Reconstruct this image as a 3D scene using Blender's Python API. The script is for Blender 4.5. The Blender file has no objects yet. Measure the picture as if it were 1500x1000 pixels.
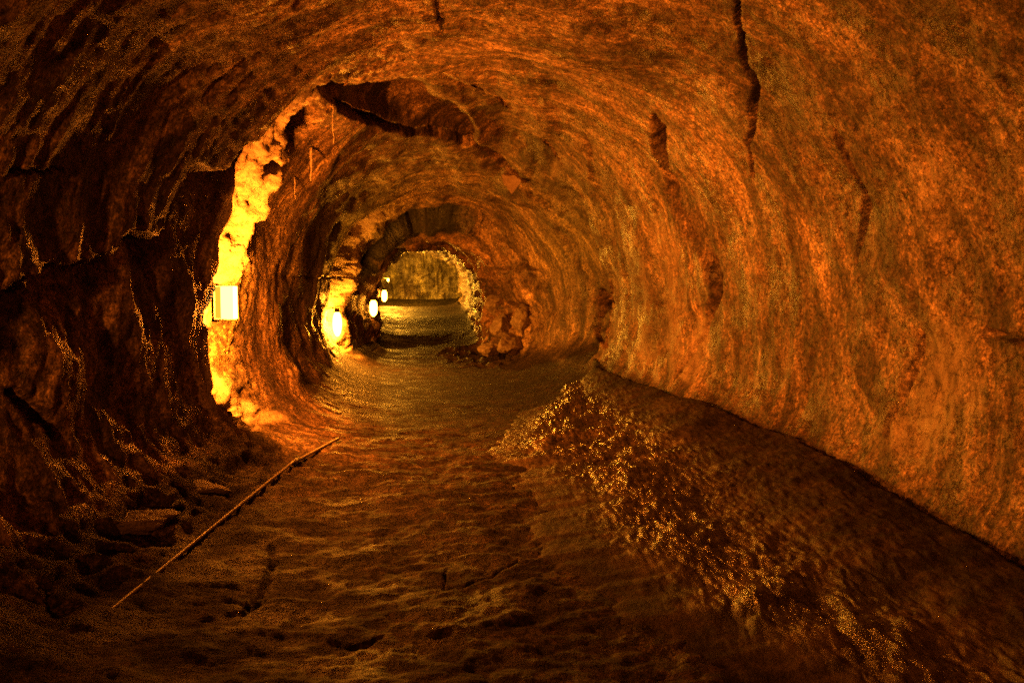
import bpy, bmesh, math, random
import numpy as np
from mathutils import Vector, Matrix
random.seed(7)
S = bpy.context.scene
COL = S.collection
R = math.radians

# ------------------------------------------------------------------ camera
W0, H0, LENS = 1500.0, 1000.0, 28.0
F = LENS / 36.0 * W0
EYE = np.array([0.0, 0.0, 1.6])
PITCH = math.atan(65.0 / F)                      # looks slightly down the tunnel
cam = bpy.data.cameras.new('camera'); camo = bpy.data.objects.new('camera', cam)
COL.objects.link(camo); cam.lens = LENS; cam.sensor_width = 36; cam.clip_start = 0.05; cam.clip_end = 400
camo.location = EYE; camo.rotation_euler = (R(90) - PITCH, 0, 0); S.camera = camo
fwd = np.array([0, math.cos(PITCH), -math.sin(PITCH)]); upv = np.array([0, math.sin(PITCH), math.cos(PITCH)])

def project(P):
    q = P - EYE
    dep = q @ fwd
    dd = np.where(dep > 0.2, dep, 1e9)
    return 750 + F * q[..., 0] / dd, 500 - F * (q @ upv) / dd, dep

def at(u, v, y):                                  # photograph direction (u,v) at distance y along the tunnel
    d = fwd + np.array([1, 0, 0]) * (u - 750) / F + upv * (500 - v) / F
    return EYE + d * (y / d[1])

# ------------------------------------------------------------------ noise
_rng = np.random.RandomState(3)
_perm = _rng.permutation(256); _perm = np.concatenate([_perm, _perm, _perm]).astype(np.int32)
_g = _rng.normal(size=(256, 3)); _g /= np.linalg.norm(_g, axis=1)[:, None]; _g = _g.astype(np.float32)

def pn(x, y, z=0.0, seed=0):
    x = np.asarray(x, np.float32) + seed * 17.31; y = np.asarray(y, np.float32) + seed * 9.77
    z = np.broadcast_to(np.asarray(z, np.float32) + 0.37, x.shape)
    xi = np.floor(x).astype(np.int32); yi = np.floor(y).astype(np.int32); zi = np.floor(z).astype(np.int32)
    xf = x - xi; yf = y - yi; zf = z - zi
    xi &= 255; yi &= 255; zi &= 255
    fu = xf * xf * xf * (xf * (xf * 6 - 15) + 10); fv = yf * yf * yf * (yf * (yf * 6 - 15) + 10); fw = zf * zf * zf * (zf * (zf * 6 - 15) + 10)
    out = 0
    for i in (0, 1):
        wx = fu if i else 1 - fu
        a = _perm[xi + i]
        for j in (0, 1):
            wy = fv if j else 1 - fv
            b = _perm[a + yi + j]
            for k in (0, 1):
                wz = fw if k else 1 - fw
                g = _g[_perm[b + zi + k]]
                out = out + wx * wy * wz * (g[..., 0] * (xf - i) + g[..., 1] * (yf - j) + g[..., 2] * (zf - k))
    return out * 1.6

def fbm(x, y, z=0.0, o=3, seed=0, gain=0.5):
    a, s, t = 1.0, 1.0, 0
    for i in range(o):
        t = t + a * pn(x * s, y * s, np.asarray(z) * s, seed + i); a *= gain; s *= 2.03
    return t

def ss(a, b, x):
    t = np.clip((x - a) / (b - a), 0, 1); return t * t * (3 - 2 * t)

def polydist(u, v, pts, ws):
    """distance to a polyline divided by its local half-width"""
    best = np.full(u.shape, 1e9)
    for (p, q, w0, w1) in zip(pts[:-1], pts[1:], ws[:-1], ws[1:]):
        ax, ay = p; bx, by = q
        L2 = (bx - ax) ** 2 + (by - ay) ** 2
        t = np.clip(((u - ax) * (bx - ax) + (v - ay) * (by - ay)) / L2, 0, 1)
        d = np.hypot(u - ax - t * (bx - ax), v - ay - t * (by - ay)) / (w0 + t * (w1 - w0))
        best = np.minimum(best, d)
    return best

# ------------------------------------------------------------------ object helpers
def link(name, me, mat=None, parent=None):
    o = bpy.data.objects.new(name, me); COL.objects.link(o)
    if mat is not None: me.materials.append(mat)
    if parent is not None: o.parent = parent
    return o

def tag(o, label=None, cat=None, group=None, kind=None):
    for k, val in (('label', label), ('category', cat), ('group', group), ('kind', kind)):
        if val: o[k] = val
    return o

def empty(name, loc, rot=(0, 0, 0)):
    o = bpy.data.objects.new(name, None); COL.objects.link(o); o.location = loc; o.rotation_euler = rot
    o.empty_display_size = 0.1; return o

def bm_obj(name, bm, mat, parent=None, smooth=False):
    me = bpy.data.meshes.new(name); bm.to_mesh(me); bm.free()
    if smooth: me.polygons.foreach_set('use_smooth', [True] * len(me.polygons))
    return link(name, me, mat, parent)

def add_box(bm, c, s, bev=0.0, rot=None):
    M = Matrix.Translation(c) @ (rot.to_4x4() if rot is not None else Matrix()) @ Matrix.Diagonal((*s, 1))
    r = bmesh.ops.create_cube(bm, size=1, matrix=M)
    if bev:
        es = list({e for v in r['verts'] for e in v.link_edges})
        bmesh.ops.bevel(bm, geom=es, offset=bev, segments=2, affect='EDGES')

def add_tube(bm, pts, rads, n=8):
    rings = []
    for i, p in enumerate(pts):
        p = Vector(p); a = Vector(pts[max(0, i - 1)]); b = Vector(pts[min(len(pts) - 1, i + 1)])
        t = (b - a).normalized(); x = t.orthogonal().normalized() if i == 0 else (x - t * x.dot(t)).normalized()
        y = t.cross(x)
        rings.append([bm.verts.new(p + (x * math.cos(2 * math.pi * k / n) + y * math.sin(2 * math.pi * k / n)) * rads[i]) for k in range(n)])
    for r0, r1 in zip(rings[:-1], rings[1:]):
        for k in range(n): bm.faces.new((r0[k], r0[(k + 1) % n], r1[(k + 1) % n], r1[k]))
    bm.faces.new(rings[0][::-1]); bm.faces.new(rings[-1])

def grid_mesh(name, P, attrs, rows=None):
    """P: (n,m,3) grid -> mesh with smooth faces and float attributes"""
    n, m = P.shape[:2]
    me = bpy.data.meshes.new(name)
    idx = np.arange(n * m, dtype=np.int32).reshape(n, m)
    q = np.stack([idx[:-1, :-1], idx[:-1, 1:], idx[1:, 1:], idx[1:, :-1]], -1).reshape(-1, 4)
    me.vertices.add(n * m); me.vertices.foreach_set('co', P.astype(np.float32).ravel())
    me.loops.add(q.size); me.loops.foreach_set('vertex_index', q.ravel())
    me.polygons.add(len(q)); me.polygons.foreach_set('loop_start', np.arange(0, q.size, 4, dtype=np.int32))
    me.update(calc_edges=True)
    me.polygons.foreach_set('use_smooth', np.ones(len(q), bool))
    for k, a in attrs.items():
        a = np.asarray(a, np.float32)
        if a.ndim == 3:
            at_ = me.attributes.new(k, 'FLOAT_VECTOR', 'POINT'); at_.data.foreach_set('vector', a.ravel())
        else:
            at_ = me.attributes.new(k, 'FLOAT', 'POINT'); at_.data.foreach_set('value', a.ravel())
    me.validate()
    return me

# ------------------------------------------------------------------ materials
def nodes(name):
    m = bpy.data.materials.new(name); m.use_nodes = True
    nt = m.node_tree; nt.nodes.clear()
    out = nt.nodes.new('ShaderNodeOutputMaterial')
    return m, nt, out

def N(nt, t, **kw):
    n = nt.nodes.new(t)
    for k, val in kw.items():
        if k.startswith('i_'): n.inputs[k[2:].replace('_', ' ')].default_value = val
        else: setattr(n, k, val)
    return n

def ramp(nt, src, stops):
    r = nt.nodes.new('ShaderNodeValToRGB'); e = r.color_ramp.elements
    while len(e) < len(stops): e.new(0.5)
    for el, (p, c) in zip(e, stops):
        el.position = p; el.color = (*c, 1) if len(c) == 3 else (c[0], c[0], c[0], 1)
    nt.links.new(src, r.inputs['Fac']); return r.outputs['Color']

def mixc(nt, fac, a, b, mode='MIX'):
    n = nt.nodes.new('ShaderNodeMix'); n.data_type = 'RGBA'; n.blend_type = mode
    for sock, val in ((n.inputs[0], fac), (n.inputs[6], a), (n.inputs[7], b)):
        if hasattr(val, 'links'): nt.links.new(val, sock)
        elif isinstance(val, tuple): sock.default_value = (*val, 1)
        else: sock.default_value = val
    return n.outputs[2]

def math_(nt, op, a, b=0.0, clamp=False):
    n = nt.nodes.new('ShaderNodeMath'); n.operation = op; n.use_clamp = clamp
    for sock, val in zip(n.inputs, (a, b)):
        if hasattr(val, 'links'): nt.links.new(val, sock)
        else: sock.default_value = val
    return n.outputs[0]

def attr(nt, name, out='Fac'):
    return N(nt, 'ShaderNodeAttribute', attribute_name=name).outputs[out]

def noise(nt, vec, scale, detail=4, rough=0.6, dist=0.0):
    n = N(nt, 'ShaderNodeTexNoise'); n.inputs['Scale'].default_value = scale; n.inputs['Detail'].default_value = detail
    n.inputs['Roughness'].default_value = rough; n.inputs['Distortion'].default_value = dist
    nt.links.new(vec, n.inputs['Vector']); return n.outputs['Fac']

def mapping(nt, vec, scale):
    n = N(nt, 'ShaderNodeMapping'); n.inputs['Scale'].default_value = scale
    nt.links.new(vec, n.inputs['Vector']); return n.outputs['Vector']

def N_RGB2BW(nt, col):
    n = nt.nodes.new('ShaderNodeRGBToBW'); nt.links.new(col, n.inputs[0]); return n.outputs[0]

def rock_material():
    m, nt, out = nodes('basalt')
    L = nt.links.new
    pos = N(nt, 'ShaderNodeNewGeometry').outputs['Position']
    flow = attr(nt, 'flow', 'Vector')
    fl = attr(nt, 'floor'); al = attr(nt, 'algae'); pale = attr(nt, 'pale'); rust = attr(nt, 'rust')
    # circumferential flow streaks on the lining
    st1 = noise(nt, mapping(nt, flow, (1.0, 2.6, 1)), 1.0, 6, 0.68, 1.2)
    st2 = noise(nt, mapping(nt, flow, (1.8, 15, 1)), 1.0, 5, 0.72, 0.8)
    blot = noise(nt, pos, 1.3, 5, 0.65)
    grain = noise(nt, pos, 34, 3, 0.75)
    speck = noise(nt, pos, 11, 4, 0.7)
    wallc = ramp(nt, st1, [(0.30, (0.055, 0.036, 0.026)), (0.48, (0.16, 0.108, 0.075)), (0.64, (0.27, 0.19, 0.125)), (0.8, (0.37, 0.27, 0.18))])
    wallc = mixc(nt, 0.75, wallc, ramp(nt, st2, [(0.3, (0.35, 0.33, 0.31)), (0.55, (0.95, 0.95, 0.95)), (0.75, (1.35, 1.32, 1.28))]), 'MULTIPLY')
    wallc = mixc(nt, 0.85, wallc, ramp(nt, blot, [(0.32, (0.36, 0.32, 0.3)), (0.52, (0.95, 0.94, 0.92)), (0.7, (1.25, 1.22, 1.15))]), 'MULTIPLY')
    stain = noise(nt, mapping(nt, flow, (0.55, 1.1, 1)), 1.0, 6, 0.72, 0.8)
    wallc = mixc(nt, 0.9, wallc, ramp(nt, stain, [(0.38, (0.26, 0.22, 0.20)), (0.5, (0.8, 0.78, 0.75)), (0.62, (1.45, 1.45, 1.42))]), 'MULTIPLY')
    drip = noise(nt, mapping(nt, flow, (0.30, 3.6, 1)), 1.0, 5, 0.7, 0.6)
    wallc = mixc(nt, 0.9, wallc, ramp(nt, drip, [(0.40, (0.38, 0.33, 0.30)), (0.5, (0.95, 0.93, 0.9)), (0.60, (1.5, 1.5, 1.47))]), 'MULTIPLY')
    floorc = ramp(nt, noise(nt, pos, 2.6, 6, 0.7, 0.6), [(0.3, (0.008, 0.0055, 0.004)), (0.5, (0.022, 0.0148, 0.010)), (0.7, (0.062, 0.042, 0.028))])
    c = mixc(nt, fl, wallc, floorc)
    c = mixc(nt, 0.9, c, ramp(nt, grain, [(0.34, (0.22, 0.21, 0.2)), (0.49, (0.85, 0.85, 0.85)), (0.64, (2.2, 2.15, 2.1))]), 'MULTIPLY')
    c = mixc(nt, 0.8, c, ramp(nt, speck, [(0.38, (0.30, 0.28, 0.26)), (0.49, (0.9, 0.9, 0.9)), (0.62, (1.5, 1.47, 1.43))]), 'MULTIPLY')
    pit = ramp(nt, noise(nt, pos, 19, 5, 0.8, 0.4), [(0.36, (0.25, 0.23, 0.21)), (0.46, (1, 1, 1))])
    c = mixc(nt, 0.85, c, pit, 'MULTIPLY')
    fine = ramp(nt, noise(nt, pos, 80, 2, 0.7), [(0.36, (0.35, 0.34, 0.33)), (0.5, (0.95, 0.95, 0.95)), (0.64, (1.7, 1.68, 1.65))])
    c = mixc(nt, 0.7, c, fine, 'MULTIPLY')
    alg = math_(nt, 'MULTIPLY', al, ramp(nt, blot, [(0.3, (0.4,)), (0.6, (1.0,))]), True)
    c = mixc(nt, alg, c, mixc(nt, 1.0, c, (0.72, 1.25, 0.62), 'MULTIPLY'))
    c = mixc(nt, rust, c, mixc(nt, 1.0, c, (1.2, 0.7, 0.5), 'MULTIPLY'))
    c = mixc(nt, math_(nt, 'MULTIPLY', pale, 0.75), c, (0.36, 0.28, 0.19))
    c = mixc(nt, attr(nt, 'dark'), c, mixc(nt, 1.0, c, (0.045, 0.045, 0.045), 'MULTIPLY'))  # painted-in shadow of the roof pocket
    b = N(nt, 'ShaderNodeBsdfPrincipled')
    L(c, b.inputs['Base Color'])
    wet = noise(nt, pos, 2.1, 3, 0.6)
    rr = math_(nt, 'ADD', ramp(nt, wet, [(0.38, (0.42,)), (0.6, (0.7,))]), math_(nt, 'MULTIPLY', fl, 0.15), True)
    L(rr, b.inputs['Roughness']); L(math_(nt, 'SUBTRACT', 0.42, math_(nt, 'MULTIPLY', fl, 0.30)), b.inputs['Specular IOR Level'])
    # relief: grain, pits, streak ridges
    h = math_(nt, 'MULTIPLY', grain, 0.009)
    h = math_(nt, 'ADD', h, math_(nt, 'MULTIPLY', speck, 0.022))
    h = math_(nt, 'ADD', h, math_(nt, 'MULTIPLY', math_(nt, 'MULTIPLY', st2, math_(nt, 'SUBTRACT', 1.0, fl)), 0.010))
    h = math_(nt, 'ADD', h, math_(nt, 'MULTIPLY', N_RGB2BW(nt, pit), 0.008))
    rope = noise(nt, mapping(nt, pos, (5, 9, 5)), 1.0, 6, 0.75, 0.6)
    h = math_(nt, 'ADD', h, math_(nt, 'MULTIPLY', math_(nt, 'MULTIPLY', rope, fl), 0.03))
    bp = N(nt, 'ShaderNodeBump'); bp.inputs['Strength'].default_value = 1.0; bp.inputs['Distance'].default_value = 1.0
    L(h, bp.inputs['Height']); L(bp.outputs['Normal'], b.inputs['Normal'])
    L(b.outputs[0], out.inputs['Surface'])
    return m

def bench_material():
    m, nt, out = nodes('clinker_basalt')
    L = nt.links.new
    pos = N(nt, 'ShaderNodeNewGeometry').outputs['Position']
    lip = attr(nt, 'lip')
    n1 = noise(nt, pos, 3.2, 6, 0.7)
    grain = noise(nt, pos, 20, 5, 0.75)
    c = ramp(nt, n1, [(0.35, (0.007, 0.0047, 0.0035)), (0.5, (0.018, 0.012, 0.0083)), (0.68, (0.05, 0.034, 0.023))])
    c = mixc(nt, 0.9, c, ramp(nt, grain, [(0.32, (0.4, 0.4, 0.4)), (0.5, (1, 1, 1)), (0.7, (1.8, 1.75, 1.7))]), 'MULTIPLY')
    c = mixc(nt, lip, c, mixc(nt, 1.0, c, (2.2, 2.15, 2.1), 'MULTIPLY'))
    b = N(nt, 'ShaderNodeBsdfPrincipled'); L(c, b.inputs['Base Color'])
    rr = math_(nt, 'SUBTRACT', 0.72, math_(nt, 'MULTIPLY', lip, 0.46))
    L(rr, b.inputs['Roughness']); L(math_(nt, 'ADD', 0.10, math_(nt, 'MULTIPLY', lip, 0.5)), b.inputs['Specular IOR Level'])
    v = N(nt, 'ShaderNodeTexVoronoi'); v.inputs['Scale'].default_value = 1.0
    L(mapping(nt, pos, (18, 8, 15)), v.inputs['Vector'])
    h = math_(nt, 'MULTIPLY', grain, 0.02)
    h = math_(nt, 'ADD', h, math_(nt, 'MULTIPLY', math_(nt, 'MULTIPLY', v.outputs['Distance'], math_(nt, 'ADD', lip, 0.25)), -0.024))
    bp = N(nt, 'ShaderNodeBump'); bp.inputs['Distance'].default_value = 1.0
    L(h, bp.inputs['Height']); L(bp.outputs['Normal'], b.inputs['Normal'])
    L(b.outputs[0], out.inputs['Surface']); return m

def stone_material(name, lo, hi, rough=0.65, scale=9, relief=1.0):
    m, nt, out = nodes(name)
    L = nt.links.new
    pos = N(nt, 'ShaderNodeTexCoord').outputs['Object']
    n1 = noise(nt, pos, scale, 6, 0.7); g = noise(nt, pos, scale * 5, 3, 0.7)
    c = ramp(nt, n1, [(0.3, lo), (0.7, hi)])
    c = mixc(nt, 0.8, c, ramp(nt, g, [(0.3, (0.45, 0.45, 0.45)), (0.55, (1.1, 1.1, 1.1))]), 'MULTIPLY')
    b = N(nt, 'ShaderNodeBsdfPrincipled'); L(c, b.inputs['Base Color']); b.inputs['Roughness'].default_value = rough
    h = math_(nt, 'ADD', math_(nt, 'MULTIPLY', n1, 0.03), math_(nt, 'MULTIPLY', g, 0.01))
    bp = N(nt, 'ShaderNodeBump'); bp.inputs['Distance'].default_value = 1.0
    bp.inputs['Strength'].default_value = relief
    L(h, bp.inputs['Height']); L(bp.outputs['Normal'], b.inputs['Normal'])
    L(b.outputs[0], out.inputs['Surface']); return m

def emit_material(name, col, strength):
    m, nt, out = nodes(name)
    e = N(nt, 'ShaderNodeEmission'); e.inputs['Color'].default_value = (*col, 1); e.inputs['Strength'].default_value = strength; m.cycles.emission_sampling = 'FRONT' if strength > 50 else 'NONE'
    nt.links.new(e.outputs[0], out.inputs['Surface']); return m

M_ROCK = rock_material(); M_BENCH = bench_material()
M_SLAB = stone_material('dark_slab_rock', (0.04, 0.028, 0.02), (0.14, 0.095, 0.07))
M_BOULDER = stone_material('boulder_rock', (0.08, 0.055, 0.04), (0.25, 0.17, 0.115))
M_FLAKE = stone_material('pale_flake_rock', (0.3, 0.22, 0.15), (0.5, 0.38, 0.26), 0.8)
M_ROOT = stone_material('pale_root', (0.3, 0.22, 0.14), (0.5, 0.4, 0.27), 0.8, 30)
M_PIPE = stone_material('weathered_conduit', (0.07, 0.052, 0.038), (0.15, 0.11, 0.08), 0.5, 14, 0.04)
M_METAL = stone_material('dark_metal', (0.05, 0.04, 0.03), (0.10, 0.075, 0.055), 0.5, 25)

# ------------------------------------------------------------------ the tube
D = np.concatenate([np.arange(-7.2, 1.5, 0.07), 1.5 * 1.0042 ** np.arange(0, int(math.log(43.6 / 1.5) / math.log(1.0042)) + 1)])
NA = 900
PHI = np.linspace(-math.pi / 2, 1.5 * math.pi, NA)
def curve(*p, sig=0.35):
    p = np.array(p); g = np.arange(-8, 48, 0.05); y = np.interp(g, p[:, 0], p[:, 1])
    k = np.exp(-0.5 * (np.arange(-40, 41) * 0.05 / sig) ** 2); k /= k.sum()
    y = np.convolve(np.pad(y, 40, 'edge'), k, 'valid'); return lambda d: np.interp(d, g, y)
XL = curve((-6, -2.7), (4, -2.72), (6.9, -2.62), (7.4, -2.72), (8.2, -2.90), (9.5, -2.94), (11, -3.02), (13, -3.27), (15, -3.6), (16.3, -3.80), (17.1, -3.88), (17.8, -3.66), (18.3, -3.76), (19, -3.80), (20, -3.78), (21.3, -3.66), (22.3, -4.0), (25, -4.3), (28, -4.75), (29.5, -4.95), (31, -5.2), (34, -6.4), (37, -7.4), (44, -7.6), sig=0.10)
XR = curve((-6, 2.75), (5.5, 2.72), (7, 2.6), (9, 2.32), (11, 1.95), (13, 1.62), (14, 1.42), (16, 1.1), (17.5, 0.8), (19, 0.45), (20.3, -0.35), (21.3, -0.72), (23, -0.85), (27, -1.15), (32, -1.6), (38, -2.4), (44, -2.6))
ZT = curve((-6, 3.8), (7, 3.9), (9, 4.25), (12, 4.25), (14, 4.1), (16, 3.95), (18.5, 3.75), (20, 3.35), (21, 3.1), (22, 3.15), (25, 3.25), (32, 3.7), (44, 4.1))
ZF = curve((-6, 0), (20, 0), (21.3, 0.08), (25, 0.3), (30, 0.6), (35, 0.95), (42, 1.4), (44, 1.45))
NL = curve((-6, 4.2), (6, 4.2), (8.5, 3.2), (12, 2.8), (17.5, 3.0), (20, 5.0), (44, 6.0))
CZ = lambda d: ZF(d) + np.interp(d, [0, 18, 22, 42], [1.4, 1.4, 1.25, 1.1])

dg, pg = np.meshgrid(D, PHI, indexing='ij')
xl, xr = XL(dg), XR(dg); cx = (xl + xr) / 2; a = (xr - xl) / 2
cz = CZ(dg); up = np.sin(pg) > 0
b = np.where(up, ZT(dg) - cz, cz - ZF(dg)); nn = np.where(up, 2.1, NL(dg))
rr = 1 / (np.abs(np.cos(pg) / a) ** nn + np.abs(np.sin(pg) / b) ** nn) ** (1 / nn)
capf = np.ones_like(dg)
capf = np.where(dg < -5, np.sqrt(np.clip(1 - ((-5 - dg) / (-5 - D[0])) ** 2, 0.0, 1)), capf)
rr = rr * capf
X = cx + rr * np.cos(pg); Z = cz + rr * np.sin(pg); Y = dg.copy()

# lighting niches in the left wall: the lining breaks off, the wall steps back and swings in again
left = ss(-0.15, -0.45, np.cos(pg))
def niche(d0, depth, length, zsweep, amp):
    zz = Z
    e = d0 + 1.35 * (1 - ss(0.0, 0.75, zz)) * zsweep + 0.10 * pn(zz * 2.2, zz * 0 + d0, 0, 5) + 0.05 * pn(zz * 7, zz * 0 + d0, 0, 6)
    t = dg - e
    ln = length * (1 + amp * pn(zz * 1.6, zz * 0 + 3 * d0, 0, 8) + 0.6 * amp * pn(zz * 5.0, t * 2, 0, 9))
    g = ss(0.0, 0.10, t) * (1 - ss(0.12, 1.0, t / ln) )
    w = left * ss(-0.05, 0.2, zz - ZF(dg)) * (1 - ss(3.1, 3.6, zz) * 0.8)
    return depth * g * w
X = X - niche(6.85, 0.36, 1.5, 1.0, 0.16)
tt = dg - 8.25 - 0.24 * fbm(Z * 1.5, dg * 2.2, 0, 5, 15, 0.55)
rg = np.exp(-np.where(tt < 0, tt / 0.32, tt / 0.14) ** 2) * left * ss(1.25, 1.5, Z) * ss(3.5, 3.1, Z)
X = X + rg * (0.20 + 0.07 * pn(Z * 4, dg * 4, 0, 16)) * (0.25 + 0.75 * ss(1.65, 2.0, Z))
# right and roof: the near lining ends in a low step there too
ang = np.degrees(pg)
er = np.interp(ang, [-30, 30, 60, 80, 100, 112], [13.4, 13.1, 12.7, 11.4, 9.4, 8.6]) + 0.15 * fbm(pg * 4, pg * 0, 0, 3, 17)
stp = 0.40 * ss(0, 0.10, dg - er) * ss(3.8, 0.5, dg - er) * ss(-25, -5, ang) * ss(122, 108, ang)
X = X + stp * np.cos(pg); Z = Z + stp * np.sin(pg)
X = X - niche(16.85, 0.32, 0.85, 0.3, 0.3)
X = X - niche(21.3, 0.28, 0.9, 0.2, 0.2)

# pocket in the roof before the far narrowing
ang = np.degrees(pg)
pock = 1.5 * ss(18.7, 18.9, dg + 0.15 * pn(pg * 6, dg * 0, 0, 13)) * ss(20.3, 20.1, dg + 0.15 * pn(pg * 5, dg * 0, 0, 14)) * ss(58, 74, ang + 10 * pn(dg * 2, pg * 3, 0, 19)) * ss(172, 150, ang)
X = X + pock * np.cos(pg); Z = Z + pock * np.sin(pg)
irr = ss(16.5, 18.5, dg) * (1 - 0.6 * ss(-0.5, 0.6, np.cos(pg))) * ss(0.2, 0.5, Z - ZF(dg)) * (0.22 * fbm(np.cos(pg) * 1.6, np.sin(pg) * 1.6, dg * 0.35, 3, 18, 0.6))
X = X + irr * np.cos(pg); Z = Z + irr * np.sin(pg)
P = np.stack([X, Y, Z], -1)
def normals(P):
    du = np.gradient(P, axis=0); dv = np.gradient(P, axis=1)
    n = np.cross(du, dv); n /= np.linalg.norm(n, axis=-1, keepdims=True) + 1e-9
    return n
n = normals(P)
cen = np.stack([cx, Y, cz], -1)
if ((P - cen) * n)[300:600].sum() < 0: n = -n     # n points out of the tunnel, into the rock
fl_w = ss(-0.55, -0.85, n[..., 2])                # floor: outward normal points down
s = (pg - math.pi / 2) * 2.4
Xs, Ys, Zs = P[..., 0], P[..., 1], P[..., 2]
u, v, dep = project(P)
wall = 1 - fl_w
disp = np.zeros_like(X)
disp += wall * 0.085 * fbm(Xs * 0.8, Ys * 0.7, Zs * 0.8, 2, 11)
warp = 0.9 * pn(s * 0.5, dg * 0.5, 0, 20) + 0.3 * np.abs(s)
far = 0.25 + 0.75 * ss(15, 6, dg)
disp += wall * far * 0.026 * fbm(s * 0.6, dg * 2.1 + warp, 0, 3, 21)          # draped flow lines of the lining
disp += wall * far * 0.007 * fbm(s * 2.5, dg * 9 + warp * 3, 0, 2, 25)
rid = 1 - np.abs(fbm(Xs * 2.3, Ys * 1.9, Zs * 2.3, 3, 31))
disp += wall * np.where(Xs < -1.0, 0.012, 0.022) * (rid - 0.7)
disp += wall * 0.010 * fbm(Xs * 11, Ys * 9, Zs * 9, 2, 35)
# floor: low hummocks, ropy skin
fx = Xs + 0.35 * pn(Xs * 0.9, Ys * 0.8, 0, 41); fy = Ys + 0.4 * pn(Xs * 0.7, Ys * 0.9, 0, 42)
ff = 0.3 + 0.7 * ss(10.5, 6.5, dg)
disp += fl_w * ff * (0.045 * fbm(Xs * 0.9, Ys * 0.7, 0, 2, 43) + 0.032 * (1 - np.abs(fbm(fx * 1.8, fy * 2.6, 0, 3, 45)) - 0.7) + 0.017 * fbm(Xs * 6, Ys * 8, 0, 3, 48))
crag = ss(-1.85, -2.15, Xs) * ss(3.0, 4.2, dg) * ss(8.2, 7.2, dg) * ss(0.9, 0.4, Zs)
disp += crag * 0.13 * (np.abs(fbm(Xs * 2.2, Ys * 2.0, Zs * 2, 3, 46, 0.6)) - 0.25)
disp += fl_w * ss(20, 23, dg) * 0.10 * np.sin(dg * 1.15 + 0.6 * np.sin(Xs))      # swells of the far floor
# broken blocks low on the near left wall
blk = ss(-1.2, -2.2, Xs) * ss(7.3, 6.6, dg) * ss(2.3, 1.7, Zs) * ss(0.15, 0.5, Zs)
disp += blk * 0.07 * fbm(Ys * 2.6 + Zs * 0.9, Zs * 1.1, Xs * 2, 3, 51)
disp += ss(-0.8, -1.6, Xs) * ss(7.2, 6.8, dg) * wall * (0.040 * fbm(s * 0.7, dg * 3.0 + s * 0.5, 0, 3, 57) + 0.014 * fbm(s * 2.2, dg * 11 + s * 1.6, 0, 2, 58))
disp += blk * 0.014 * fbm(Ys * 8 + Zs * 2.5, Zs * 3.5, Xs * 6, 2, 55)
crumb = left * (ss(6.9, 7.05, dg) * ss(9.2, 8.4, dg) + ss(16.95, 17.1, dg) * ss(19, 18.4, dg)) * wall
disp += crumb * (0.05 * fbm(Ys * 5, Zs * 5, Xs * 5, 4, 65, 0.6) + 0.02 * np.abs(fbm(Ys * 16, Zs * 14, Xs * 14, 2, 66)))
disp += wall * ss(8.5, 10.5, dg) * 0.085 * fbm(Xs * 1.3, Ys * 0.9, Zs * 1.3, 3, 67, 0.55)
disp += wall * ss(21.5, 23, dg) * 0.22 * fbm(Xs * 0.9, Ys * 0.5, Zs * 0.9, 4, 68, 0.6)
# broken rock on the right of the far narrowing
blk2 = ss(0.0, 0.5, (Xs - cx) / a) * ss(17.0, 18.5, dg) * ss(24, 22, dg) * ss(2.9, 2.2, Zs)
disp += blk2 * 0.30 * (np.abs(fbm(Xs * 1.3, Ys * 1.0, Zs * 1.6, 3, 61)) - 0.3)

# the broken lower edge of the lining on the near left wall
ex = [-900, -300, 0, 60, 150, 158, 185, 215, 235, 262, 285, 300, 330, 400, 470]
ey = [700, 520, 420, 395, 374, 340, 335, 352, 308, 255, 240, 252, 228, 187, 150]
lin = (np.interp(u, ex, ey) - v) + 14 * pn(u * 0.03, v * 0.03, 0, 71) + 6 * pn(u * 0.1, v * 0.1, 0, 72)
lm = (dg > 1.5) * ss(7.1, 6.6, dg) * (Xs < -0.6) * (Zs > 0.4)
disp += lm * np.where(lin > 0, -0.09 * ss(0, 12, lin) * np.exp(-np.clip(lin, 0, None) / 140), np.where(u > 190, 0.24, 0.13) * np.exp(np.clip(lin, None, 0) / np.where(u > 190, 42, 50)) * ss(0, -14, lin))

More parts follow.
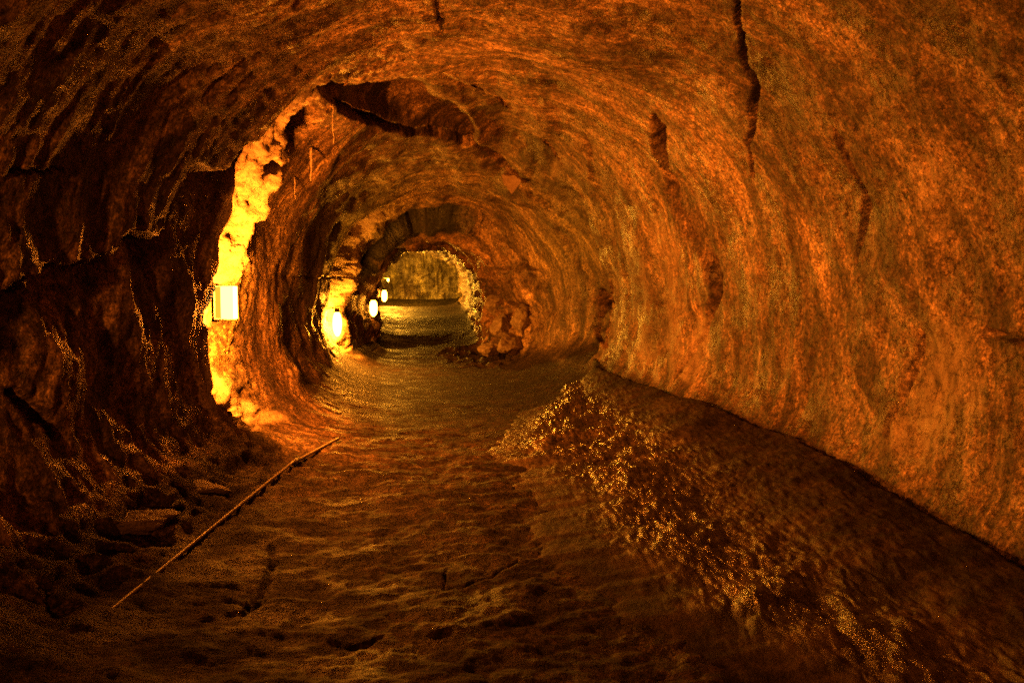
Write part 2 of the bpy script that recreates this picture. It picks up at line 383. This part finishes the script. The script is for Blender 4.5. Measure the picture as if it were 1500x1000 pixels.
# cracks, holes and scars: (points, half-widths, depth, distance range, side)
FE = [
 ([(1076, -40), (1080, 40), (1087, 98), (1100, 114), (1103, 150), (1108, 182), (1101, 215), (1098, 262)], [2, 2.5, 3, 3, 3, 2.5, 2, 1.5], 0.10, (1, 9), 1),
 ([(958, 168), (965, 190), (968, 215), (974, 245)], [2, 7, 9, 5], 0.32, (3, 14), 1),
 ([(974, 245), (992, 290), (1022, 345), (1040, 395), (1048, 428), (1034, 470), (1010, 515), (1000, 545)], [5, 11, 12, 7, 5, 3, 2, 2], 0.12, (3, 14), 1),
 ([(1232, 185), (1246, 235), (1262, 292), (1260, 335), (1254, 385)], [3, 4, 4, 4, 2], 0.05, (1, 9), 1),
 ([(876, 432), (884, 446), (880, 462)], [5, 7, 3], 0.30, (8, 16), 1),
 ([(880, 462), (883, 505)], [4, 3], 0.10, (8, 16), 1),
 ([(1436, 488), (1470, 492), (1505, 503)], [3, 4, 4], 0.08, (1, 6), 1),
 ([(1345, 492), (1330, 560), (1310, 640)], [4, 4, 3], 0.04, (1, 7), 1),
 ([(690, 205), (735, 240), (775, 275), (805, 310), (835, 360), (862, 415)], [2, 3, 2.5, 2.5, 2, 2], 0.05, (7, 16), 1),
 ([(855, 200), (870, 250), (905, 330), (915, 400)], [2, 3, 4, 3], 0.04, (5, 14), 1),
 ([(500, 140), (545, 140), (600, 150), (655, 172), (690, 195)], [10, 20, 26, 20, 8], 0.20, (5, 14), 0),
 ([(498, 156), (540, 174), (590, 186), (645, 196), (690, 207)], [4, 5, 3, 2.5, 2], 0.26, (5, 14), 0),
 ([(480, 128), (492, 140)], [9, 9], 0.3, (5, 12), 0),
 ([(462, 165), (446, 188), (434, 214)], [8, 14, 9], 0.4, (5, 12), -1),
 ([(408, 240), (396, 250)], [6, 7], 0.3, (6.7, 10), -1),
 ([(-5, 245), (40, 246), (85, 243)], [3, 4, 2], 0.08, (1, 7), -1),
 ([(15, 575), (40, 600), (75, 640)], [6, 9, 5], 0.12, (1, 7), -1),
 ([(690, 320), (730, 345), (760, 385), (790, 392)], [3, 3, 3, 2], 0.10, (12, 22), 1),
 ([(420, 405), (470, 408), (500, 404)], [1.5, 1.5, 1], 0.03, (9, 18), -1),
 ([(655, 405), (668, 425), (680, 440)], [3, 3, 3], 0.25, (22, 44), 1),
 ([(210, 725), (195, 755), (165, 790)], [3, 4, 2.5], 0.05, (2, 8), 0),
 ([(395, 800), (402, 825), (385, 870), (355, 900)], [2.5, 4, 4, 2], 0.035, (2, 8), 0),
 ([(85, 840), (70, 870), (85, 905)], [2.5, 3.5, 2], 0.04, (2, 8), 0),
 ([(330, 880), (370, 895), (395, 880)], [2, 3, 2], 0.025, (2, 8), 0),
 ([(655, 830), (650, 860), (700, 850), (760, 820)], [2, 2, 2, 1.5], 0.015, (2, 8), 0),
 ([(480, 935), (520, 945), (560, 935)], [2, 3, 2], 0.02, (2, 8), 0),
]
for pts, ws, depth, (d0, d1), side in FE:
    xs = [p[0] for p in pts]; ys = [p[1] for p in pts]; mw = 4 * max(ws) + 8
    k = (u > min(xs) - mw) & (u < max(xs) + mw) & (v > min(ys) - mw) & (v < max(ys) + mw) & (dg > d0) & (dg < d1)
    if side: k &= (np.sign(Xs - cx) == side) 
    if not k.any(): continue
    uu = u[k] + 3 * pn(u[k] * 0.06, v[k] * 0.06, 0, 81); vv = v[k] + 3 * pn(u[k] * 0.06, v[k] * 0.06, 0, 82)
    q = polydist(uu, vv, pts, ws)
    disp[k] += depth * np.exp(-(q ** 4) * 0.7)
disp *= np.where(capf < 0.999, capf, 1)
P = P + n * disp[..., None]

# material masks: lampenflora near the lamps, mineral crust, rusty far bay, painted pocket shadow
def blob(c, r): return np.exp(-(((P - np.array(c)) / np.array(r)) ** 2).sum(-1))
algae = np.clip(blob((-3.3, 15.5, 2.6), (1.5, 4.5, 1.3)) + blob((-2.7, 7.8, 2.0), (0.6, 0.9, 1.6)) + 0.6 * blob((-4.5, 40, 2.5), (4, 4, 2)) + 0.5 * blob((1.0, 14, 2.6), (1, 3, 1)), 0, 1)
rust = np.clip(blob((-1.6, 27, 2.0), (2.2, 9, 2.8)), 0, 1)
pale = np.zeros_like(disp)
for pts, ws, k0 in (([(1385, 505), (1378, 560), (1350, 640)], [32, 34, 40], 0.9), ([(1428, 560), (1425, 620)], [9, 10], 0.8),
                    ([(1025, 470), (1012, 550)], [9, 12], 0.7), ([(965, 330), (985, 440), (990, 530)], [12, 14, 18], 0.45), ([(1278, 330), (1280, 390)], [8, 9], 0.5), ([(820, 240), (815, 250)], [10, 8], .8),
                    ([(165, 345), (175, 360)], [9, 11], 0.8), ([(920, 330), (940, 400), (945, 520)], [9, 10, 12], 0.4), ([(1370, 240), (1375, 340)], [14, 16], 0.35)):
    k = (dg > 1) & (dg < 15)
    q = polydist(u[k] + 10 * pn(u[k] * .04, v[k] * .04, 0, 90), v[k], pts, ws)
    pale[k] = np.maximum(pale[k], k0 * np.exp(-q ** 3) * np.clip(0.75 + 0.9 * pn(u[k] * 0.15, v[k] * 0.04, 0, 92), 0, 1))
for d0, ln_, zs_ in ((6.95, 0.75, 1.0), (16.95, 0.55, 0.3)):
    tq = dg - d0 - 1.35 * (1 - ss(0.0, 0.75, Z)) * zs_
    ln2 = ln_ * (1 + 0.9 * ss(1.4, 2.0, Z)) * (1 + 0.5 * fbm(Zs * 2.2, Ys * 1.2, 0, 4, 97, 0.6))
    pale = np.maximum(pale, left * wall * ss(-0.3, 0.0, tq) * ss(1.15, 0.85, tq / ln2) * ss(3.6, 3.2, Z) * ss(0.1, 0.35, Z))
flow = np.stack([s, dg + 0.26 * np.abs(s) + 0.9 * pn(s * 0.45, dg * 0.4, 0, 95) + 0.18 * pn(s * 1.3, dg * 1.1, 0, 96), np.zeros_like(s)], -1)
dark = ss(18.5, 18.8, dg) * ss(20.55, 20.4, dg + 0.25 * pn(pg * 8, dg * 2, 0, 14)) * ss(62, 78, ang) * ss(172, 150, ang)  # shadow of the roof pocket put into the colour as near black
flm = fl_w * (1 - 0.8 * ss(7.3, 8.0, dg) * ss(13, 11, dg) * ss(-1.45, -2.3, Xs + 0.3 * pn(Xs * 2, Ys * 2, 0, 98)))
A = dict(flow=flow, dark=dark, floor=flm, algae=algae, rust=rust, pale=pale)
i0 = int(np.searchsorted(PHI, R(-90 + 58))); i1 = int(np.searchsorted(PHI, R(270 - 58)))
def cut(sl): return {k: x[:, sl] for k, x in A.items()}
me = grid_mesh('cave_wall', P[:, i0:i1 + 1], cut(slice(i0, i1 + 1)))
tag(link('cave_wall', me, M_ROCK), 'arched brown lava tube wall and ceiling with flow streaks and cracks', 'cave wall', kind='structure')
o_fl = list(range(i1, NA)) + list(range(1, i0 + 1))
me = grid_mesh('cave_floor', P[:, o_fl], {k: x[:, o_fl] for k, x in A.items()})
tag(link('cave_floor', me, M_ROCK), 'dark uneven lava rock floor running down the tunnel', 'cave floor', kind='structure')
fy_, fx_ = D, None
Pf = P[:, o_fl]
def floor_z(x, y):
    i = int(np.argmin(np.abs(D - y))); r = Pf[i]; o = np.argsort(r[:, 0]); return float(np.interp(x, r[o, 0], r[o, 2]))
def wall_x(y, z, side):                          # x of the finished wall at height z
    i = int(np.argmin(np.abs(D - y))); r = P[i]
    k = (r[:, 0] > cx[i, 0]) if side > 0 else (r[:, 0] < cx[i, 0])
    k &= r[:, 2] < 2.9
    r = r[k]; o = np.argsort(r[:, 2]); return float(np.interp(z, r[o, 2], r[o, 0]))

# the far end, where the tunnel bends away: a rough wall across the passage
ex_, ez_ = np.meshgrid(np.linspace(-9.5, 0.5, 260), np.linspace(0.2, 5.2, 140), indexing='ij')
ey_ = 42.2 + 0.10 * (ex_ + 4.5) ** 2 * 0.4 - 0.25 * (ez_ - 1.5) + 0.8 * fbm(ex_ * 0.45, ez_ * 0.5, 0, 4, 85, 0.55) + 0.10 * fbm(ex_ * 3, ez_ * 1.4, 0, 3, 86)
zz_ = np.zeros_like(ex_)
me = grid_mesh('end_wall', np.stack([ex_, ey_, ez_], -1), dict(flow=np.stack([ez_, ex_, zz_], -1), floor=zz_, dark=zz_, algae=zz_ + 0.5, rust=zz_, pale=zz_))
tag(link('end_wall', me, M_ROCK), 'rough golden rock wall closing the far end of the tunnel', 'rock wall', kind='structure')

# ------------------------------------------------------------------ the bench along the right wall
yb = 1.2 * 1.0045 ** np.arange(0, int(math.log(14.6 / 1.2) / math.log(1.0045)))
ZC = lambda y: np.interp(y, [1, 3.7, 6.3, 9, 12.2, 14.2], [0.33, 0.36, 0.43, 0.47, 0.52, 0.62])
LIP = lambda y: np.interp(y, [1, 2, 3, 4.8, 7, 9, 11, 12.5, 14], [1.75, 1.5, 1.15, 0.62, 0.28, 0.10, 0.35, 0.8, 1.3])
xw = np.array([wall_x(y, float(ZC(y)), 1) for y in yb])
kk = np.exp(-0.5 * (np.arange(-12, 13) / 5.0) ** 2); kk /= kk.sum(); xws = np.convolve(np.pad(xw, 12, 'edge'), kk, 'valid')
tb = np.linspace(-0.36, 1.12, 430)
yg, tg = np.meshgrid(yb, tb, indexing='ij')
lipx = LIP(yg) + 0.22 * fbm(yg * 1.1, yg * 0, 0, 4, 101, 0.6); wx = xws[:, None] + 0 * yg
xg = lipx + (wx - lipx) * tg
dx = (wx - lipx)
t = np.clip(tg, 0, 1)
zb = ZC(yg) * (0.40 * ss(-0.2, 0.42, tg) + 0.60 * ss(0.35, 1.0, tg) ** 1.1) - 0.25 * ss(-0.08, -0.32, tg) - 0.025 * np.exp(-((tg - 0.5) / 0.16) ** 2) * ss(12, 7, yg)
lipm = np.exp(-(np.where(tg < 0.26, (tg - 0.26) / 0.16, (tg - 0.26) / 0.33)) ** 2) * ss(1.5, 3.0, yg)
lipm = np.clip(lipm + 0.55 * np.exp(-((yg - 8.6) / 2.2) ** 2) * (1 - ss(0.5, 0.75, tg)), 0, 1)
zb += (0.05 * fbm(xg * 1.1, yg * 0.8, 0, 2, 103) * ss(0, 0.3, tg) + 0.012 * fbm(xg * 6, yg * 5, 0, 2, 105)) * ss(-0.1, 0.1, tg) * ss(1.02, 0.9, tg)
lump = np.abs(fbm(xg * 14, yg * 7, 0, 3, 107))
low = ss(-0.08, 0.25, tg)
zb += (lipm * 0.022 * (lump - 0.25) + 0.012 * (lump - .25)) * low
zb += lipm * 0.05 * low * fbm(xg * 4, yg * 2.2, 0, 2, 109)
zb -= 0.09 * np.exp(-(((xg - xw[:, None]) + 0.05) / 0.04) ** 2) * ss(13.5, 11, yg)
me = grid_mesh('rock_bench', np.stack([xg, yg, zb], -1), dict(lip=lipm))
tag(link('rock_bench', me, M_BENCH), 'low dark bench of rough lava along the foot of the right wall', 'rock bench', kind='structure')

# ------------------------------------------------------------------ lamps
CO = (1.0, 0.215, 0.012); CY = (1.0, 0.29, 0.014); CB = (1.0, 0.225, 0.016)
M_FRONT = emit_material('frosted_pane_glow', (1.0, 0.72, 0.24), 2.4)
M_DIM = emit_material('dim_amber_pane_glow', (1.0, 0.52, 0.03), 1.15)
def make_lamp(loc, w, h, dp, back, side, col, label, rotz=0.0, front=None, arm=0.3, group='wall lamps down the tunnel'):
    """box lamp: bright throat towards the rock behind it, bright right pane, frosted pane towards the viewer"""
    t = empty('wall_lamp', loc, (0, 0, R(rotz))); tag(t, label, 'lamp', group)
    def box(name, c, sz, mat, bev=0.0):
        bm = bmesh.new(); add_box(bm, c, sz, bev); return bm_obj(name, bm, mat, t)
    if back: box('rear_diffuser', (0.08 * w, dp * 0.35, 0), (w * 0.6, dp * 0.3, h * 0.86), emit_material('rear_glow', col, back))
    box('side_diffuser', (w * 0.40, -dp * 0.06, 0), (w * 0.10, dp * 0.5, h * 0.86), emit_material('side_glow', col, side))
    box('front_pane', (w * 0.13, -dp * 0.40, 0), (w * 0.56, dp * 0.12, h * 0.86), front or M_FRONT)
    box('dim_pane', (-w * 0.31, -dp * 0.38, 0), (w * 0.26, dp * 0.12, h * 0.86), M_DIM)
    box('back_plate', (-w * 0.5 - 0.006, 0, 0), (0.018, dp * 1.12, h * 1.04), M_METAL, 0.004)
    for sz in (-1, 1): box('cap', (0.0, 0, sz * h * 0.46), (w * 0.96, dp * 1.0, 0.009), M_METAL, 0.003)
    bm = bmesh.new(); add_tube(bm, [(-w * 0.5 - 0.01, 0, 0.1 * h), (-w * 0.5 - arm * 0.4, 0.0, 0.12 * h), (-w * 0.5 - arm, 0.0, 0.15 * h)], [0.014] * 3)
    bm_obj('bracket', bm, M_METAL, t, True)
    return t
make_lamp(at(332, 443, 7.12), 0.185, 0.33, 0.15, 6000, 3000, CO, 'large bright box lamp in the nearest niche of the left wall')
def add_light_blocker(t):
    bm = bmesh.new(); add_box(bm, (0.42, 0.0, -0.20), (0.95, 1.1, 0.02), 0.005); bm_obj('added_light_blocker', bm, M_METAL, t)  # unseen plate added under the lamp to keep its light off the floor
def make_oval(loc, w, h, glow, label, arm=0.25, group='wall lamps down the tunnel'):
    t = empty('wall_lamp', loc); tag(t, label, 'lamp', group)
    bm = bmesh.new(); bmesh.ops.create_uvsphere(bm, u_segments=12, v_segments=8, radius=0.5, matrix=Matrix.Diagonal((w, w, h, 1)))
    bm_obj('globe', bm, glow, t, True)
    bm = bmesh.new(); bmesh.ops.create_cone(bm, cap_ends=True, segments=16, radius1=w * 0.42, radius2=w * 0.16, depth=h * 0.16, matrix=Matrix.Translation((0, 0, h * 0.52)))
    bm_obj('cap', bm, M_METAL, t)
    bm = bmesh.new(); add_tube(bm, [(0, 0, h * 0.58), (-arm * 0.5, 0, h * 0.62), (-arm, 0, h * 0.55)], [0.014] * 3); bm_obj('bracket', bm, M_METAL, t, True)
make_oval(at(494, 474, 17.02), 0.20, 0.55, emit_material('globe_glow', CY, 1600), 'glaring oval lamp in the second niche, washed out against the lit rock')
make_oval(at(547, 451, 21.6), 0.22, 0.46, emit_material('globe_glow', CY, 90), 'small oval lamp at the left edge of the far narrow opening')
make_oval(at(563, 433, 29.0), 0.20, 0.44, emit_material('globe_glow', CY, 110), 'tiny lamp just right of and above the lamp at the far narrow opening')
make_oval(at(568.5, 410, 37.5), 0.10, 0.14, emit_material('globe_glow', (1.0, 0.40, 0.025), 26000), 'faintest and farthest speck of a lamp high on the left by the end wall')
bl = make_lamp((-2.2, -3.0, 1.85), 0.2, 0.34, 0.5, 0, 2500, CB, 'box lamp on the left wall behind the viewpoint', 60, None, 0.5)
add_light_blocker(bl)

# ------------------------------------------------------------------ conduit on the floor
def on_floor(u_, v_, dz=0.0):
    best = None
    for y in np.linspace(2.5, 24, 1500):
        p_ = at(u_, v_, y)
        if p_[2] <= floor_z(p_[0], y) + dz: break
    return Vector((p_[0], y, floor_z(p_[0], y) + dz))
def lying(pa, pb, n=24):
    out = []
    for i in range(n):
        q = pa.lerp(pb, i / (n - 1)); out.append(q)
    lift = max(floor_z(q.x, q.y) - q.z for q in out) * 0.3
    return [q + Vector((0, 0, lift)) for q in out]
t = empty('conduit_pipe', on_floor(250, 830)); tag(t, 'thin straight conduit pipe lying on the floor along the left wall', 'pipe')
off = -t.location
qa, qb, qc = on_floor(128, 930, -0.03), on_floor(432, 676, 0.03), on_floor(496, 642, 0.03)
bm = bmesh.new(); add_tube(bm, [q + off for q in lying(qa, qb)], [0.012] * 24, 10); bm_obj('pipe_run', bm, M_PIPE, t, True)
bm = bmesh.new(); add_tube(bm, [q + off for q in lying(qb, qc)], [0.015] * 24, 10); bm_obj('pipe_run', bm, M_PIPE, t, True)
bm = bmesh.new(); add_tube(bm, [qb.lerp(qa, 0.012) + off, qb + off, qb.lerp(qc, 0.06) + off], [0.024] * 3, 12); bm_obj('coupling', bm, M_METAL, t, True)

# ------------------------------------------------------------------ loose rocks
def rock(name, loc, size, mat, seed, label, cat, group=None, rz=0.0, sub=4, cutn=7, parent=None):
    rng = random.Random(seed); sub = 5; cutn += 5; bm = bmesh.new()
    bmesh.ops.create_icosphere(bm, subdivisions=sub, radius=0.5)
    planes = [(Vector((rng.uniform(-1, 1), rng.uniform(-1, 1), rng.uniform(-1, 1))).normalized(), rng.uniform(0.30, 0.42)) for _ in range(cutn)]
    co = np.array([w.co[:] for w in bm.verts])
    for nrm, dist in planes:
        q = co @ np.array(nrm); k = q > dist; co[k] -= np.outer((q[k] - dist) * 0.9, np.array(nrm))
    co *= (1 + 0.16 * fbm(co[:, 0] * 2.5 + seed, co[:, 1] * 2.5, co[:, 2] * 2.5, 3, seed % 50) + 0.05 * fbm(co[:, 0] * 11 + seed, co[:, 1] * 11, co[:, 2] * 11, 2, seed % 50 + 3))[:, None]
    for w, c in zip(bm.verts, co): w.co = Vector(c * np.array(size))
    o = bm_obj(name, bm, mat, parent, True); o.location = loc; o.rotation_euler = (rng.uniform(-.15, .15), rng.uniform(-.15, .15), rz)
    return tag(o, label, cat, group)
G = 'broken slabs beside the conduit'
rock('rock_slab', on_floor(310, 668, 0.12), (0.72, 0.45, 0.24), M_SLAB, 3, 'largest black broken slab on the floor below the nearest lamp', 'rock slab', G, 0.25)
rock('rock_slab', on_floor(290, 715, 0.07), (0.55, 0.36, 0.15), M_SLAB, 5, 'flat dark slab between the largest black slab and the conduit', 'rock slab', G, -0.2)
rock('rock_slab', on_floor(190, 765, 0.08), (0.6, 0.5, 0.18), M_SLAB, 8, 'dark slab nearest the viewer, left of the conduit by the left wall', 'rock slab', G, 0.5)
G = 'boulders at the right of the far opening'
for i, (uu, vv, yy, sz, lb) in enumerate([
    (716, 512, 19.2, (0.55, 0.5, 0.42), 'small boulder at the foot of the right rock heap, nearest the path'),
    (748, 505, 19.0, (0.75, 0.6, 0.6), 'broad boulder at the foot of the right rock heap, below the others'),
    (735, 478, 19.9, (0.7, 0.6, 0.65), 'middle boulder of the heap right of the far opening'),
    (765, 470, 19.2, (0.7, 0.7, 0.75), 'rightmost boulder of the heap, against the right wall'),
    (727, 445, 20.6, (0.6, 0.6, 0.6), 'upper boulder of the heap right of the far opening')]):
    p = at(uu, vv, yy); rock('boulder', p, sz, M_BOULDER, 20 + i, lb, 'boulder', G, i * 0.7)

# ------------------------------------------------------------------ hanging flake and roots
def surf(u_, v_, dmin, dmax):                    # nearest finished wall vertex in that direction
    uu, vv, _ = project(P)
    q = np.where((dg > dmin) & (dg < dmax), (uu - u_) ** 2 + (vv - v_) ** 2, 1e9)
    k = np.unravel_index(np.argmin(q), q.shape); return P[k], n[k]
p, nn_ = surf(752, 262, 6, 16)
bm = bmesh.new()
pts2 = [(-0.20, 0.12), (-0.05, 0.2), (0.12, 0.16), (0.19, 0.04), (0.08, -0.05), (0.0, -0.24), (-0.07, -0.10), (-0.15, -0.04)]
fr = [bm.verts.new((x, -0.03 - 0.02 * (i % 2), z)) for i, (x, z) in enumerate(pts2)]; bk = [bm.verts.new((x * 0.9, 0.07, z * 0.9 + 0.03)) for x, z in pts2]
bm.faces.new(fr[::-1]); bm.faces.new(bk)
for i in range(8): bm.faces.new((fr[i], fr[(i + 1) % 8], bk[(i + 1) % 8], bk[i]))
bmesh.ops.triangulate(bm, faces=bm.faces[:]); bmesh.ops.subdivide_edges(bm, edges=bm.edges[:], cuts=2, use_grid_fill=True)
for w in bm.verts: w.co += Vector((random.uniform(-1, 1), random.uniform(-1, 1), random.uniform(-1, 1))) * 0.008
o = bm_obj('rock_flake', bm, M_FLAKE); o.location = Vector(p) - Vector(nn_) * 0.05
tag(o, 'pale pointed flake of rock hanging from the ceiling above the second chamber', 'rock flake')

for (u_, v0, v1, rad, dmin, dmax, lb) in [
    (453, 218, 262, 0.017, 6.9, 12, 'bright pale root hanging beside the top of the lit strip'),
    (485, 146, 205, 0.010, 6.9, 12, 'long thin root hanging below the left end of the dark ceiling scar'),
    (429, 262, 290, 0.007, 7.0, 12, 'short root at the ragged right edge of the lit strip')]:
    p, nn_ = surf(u_, v0, dmin, dmax); Lg = (v1 - v0) * p[1] / F
    bm = bmesh.new()
    k = [(random.uniform(-.008, .008), random.uniform(-.008, .008), 0.03 - (Lg + 0.03) * i / 8) for i in range(9)]
    add_tube(bm, k, [rad * (1 - 0.07 * i) for i in range(9)], 6)
    o = bm_obj('hanging_root', bm, M_ROOT, None, True); o.location = Vector(p) - Vector(nn_) * 0.03
    tag(o, lb, 'root', 'roots hanging from the ceiling')

# ------------------------------------------------------------------ world and render
w = bpy.data.worlds.new('World'); S.world = w; w.use_nodes = True
w.node_tree.nodes['Background'].inputs['Color'].default_value = (0, 0, 0, 1)
w.node_tree.nodes['Background'].inputs['Strength'].default_value = 0
S.view_settings.view_transform = 'Standard'; S.view_settings.look = 'None'
S.view_settings.exposure = 0; S.view_settings.gamma = 1
S.cycles.max_bounces = 5; S.cycles.diffuse_bounces = 4; S.cycles.glossy_bounces = 2
S.cycles.sample_clamp_indirect = 0.22
S.cycles.use_denoising = False; S.cycles.sample_clamp_direct = 45; S.cycles.filter_width = 1.75; S.cycles.blur_glossy = 1.5
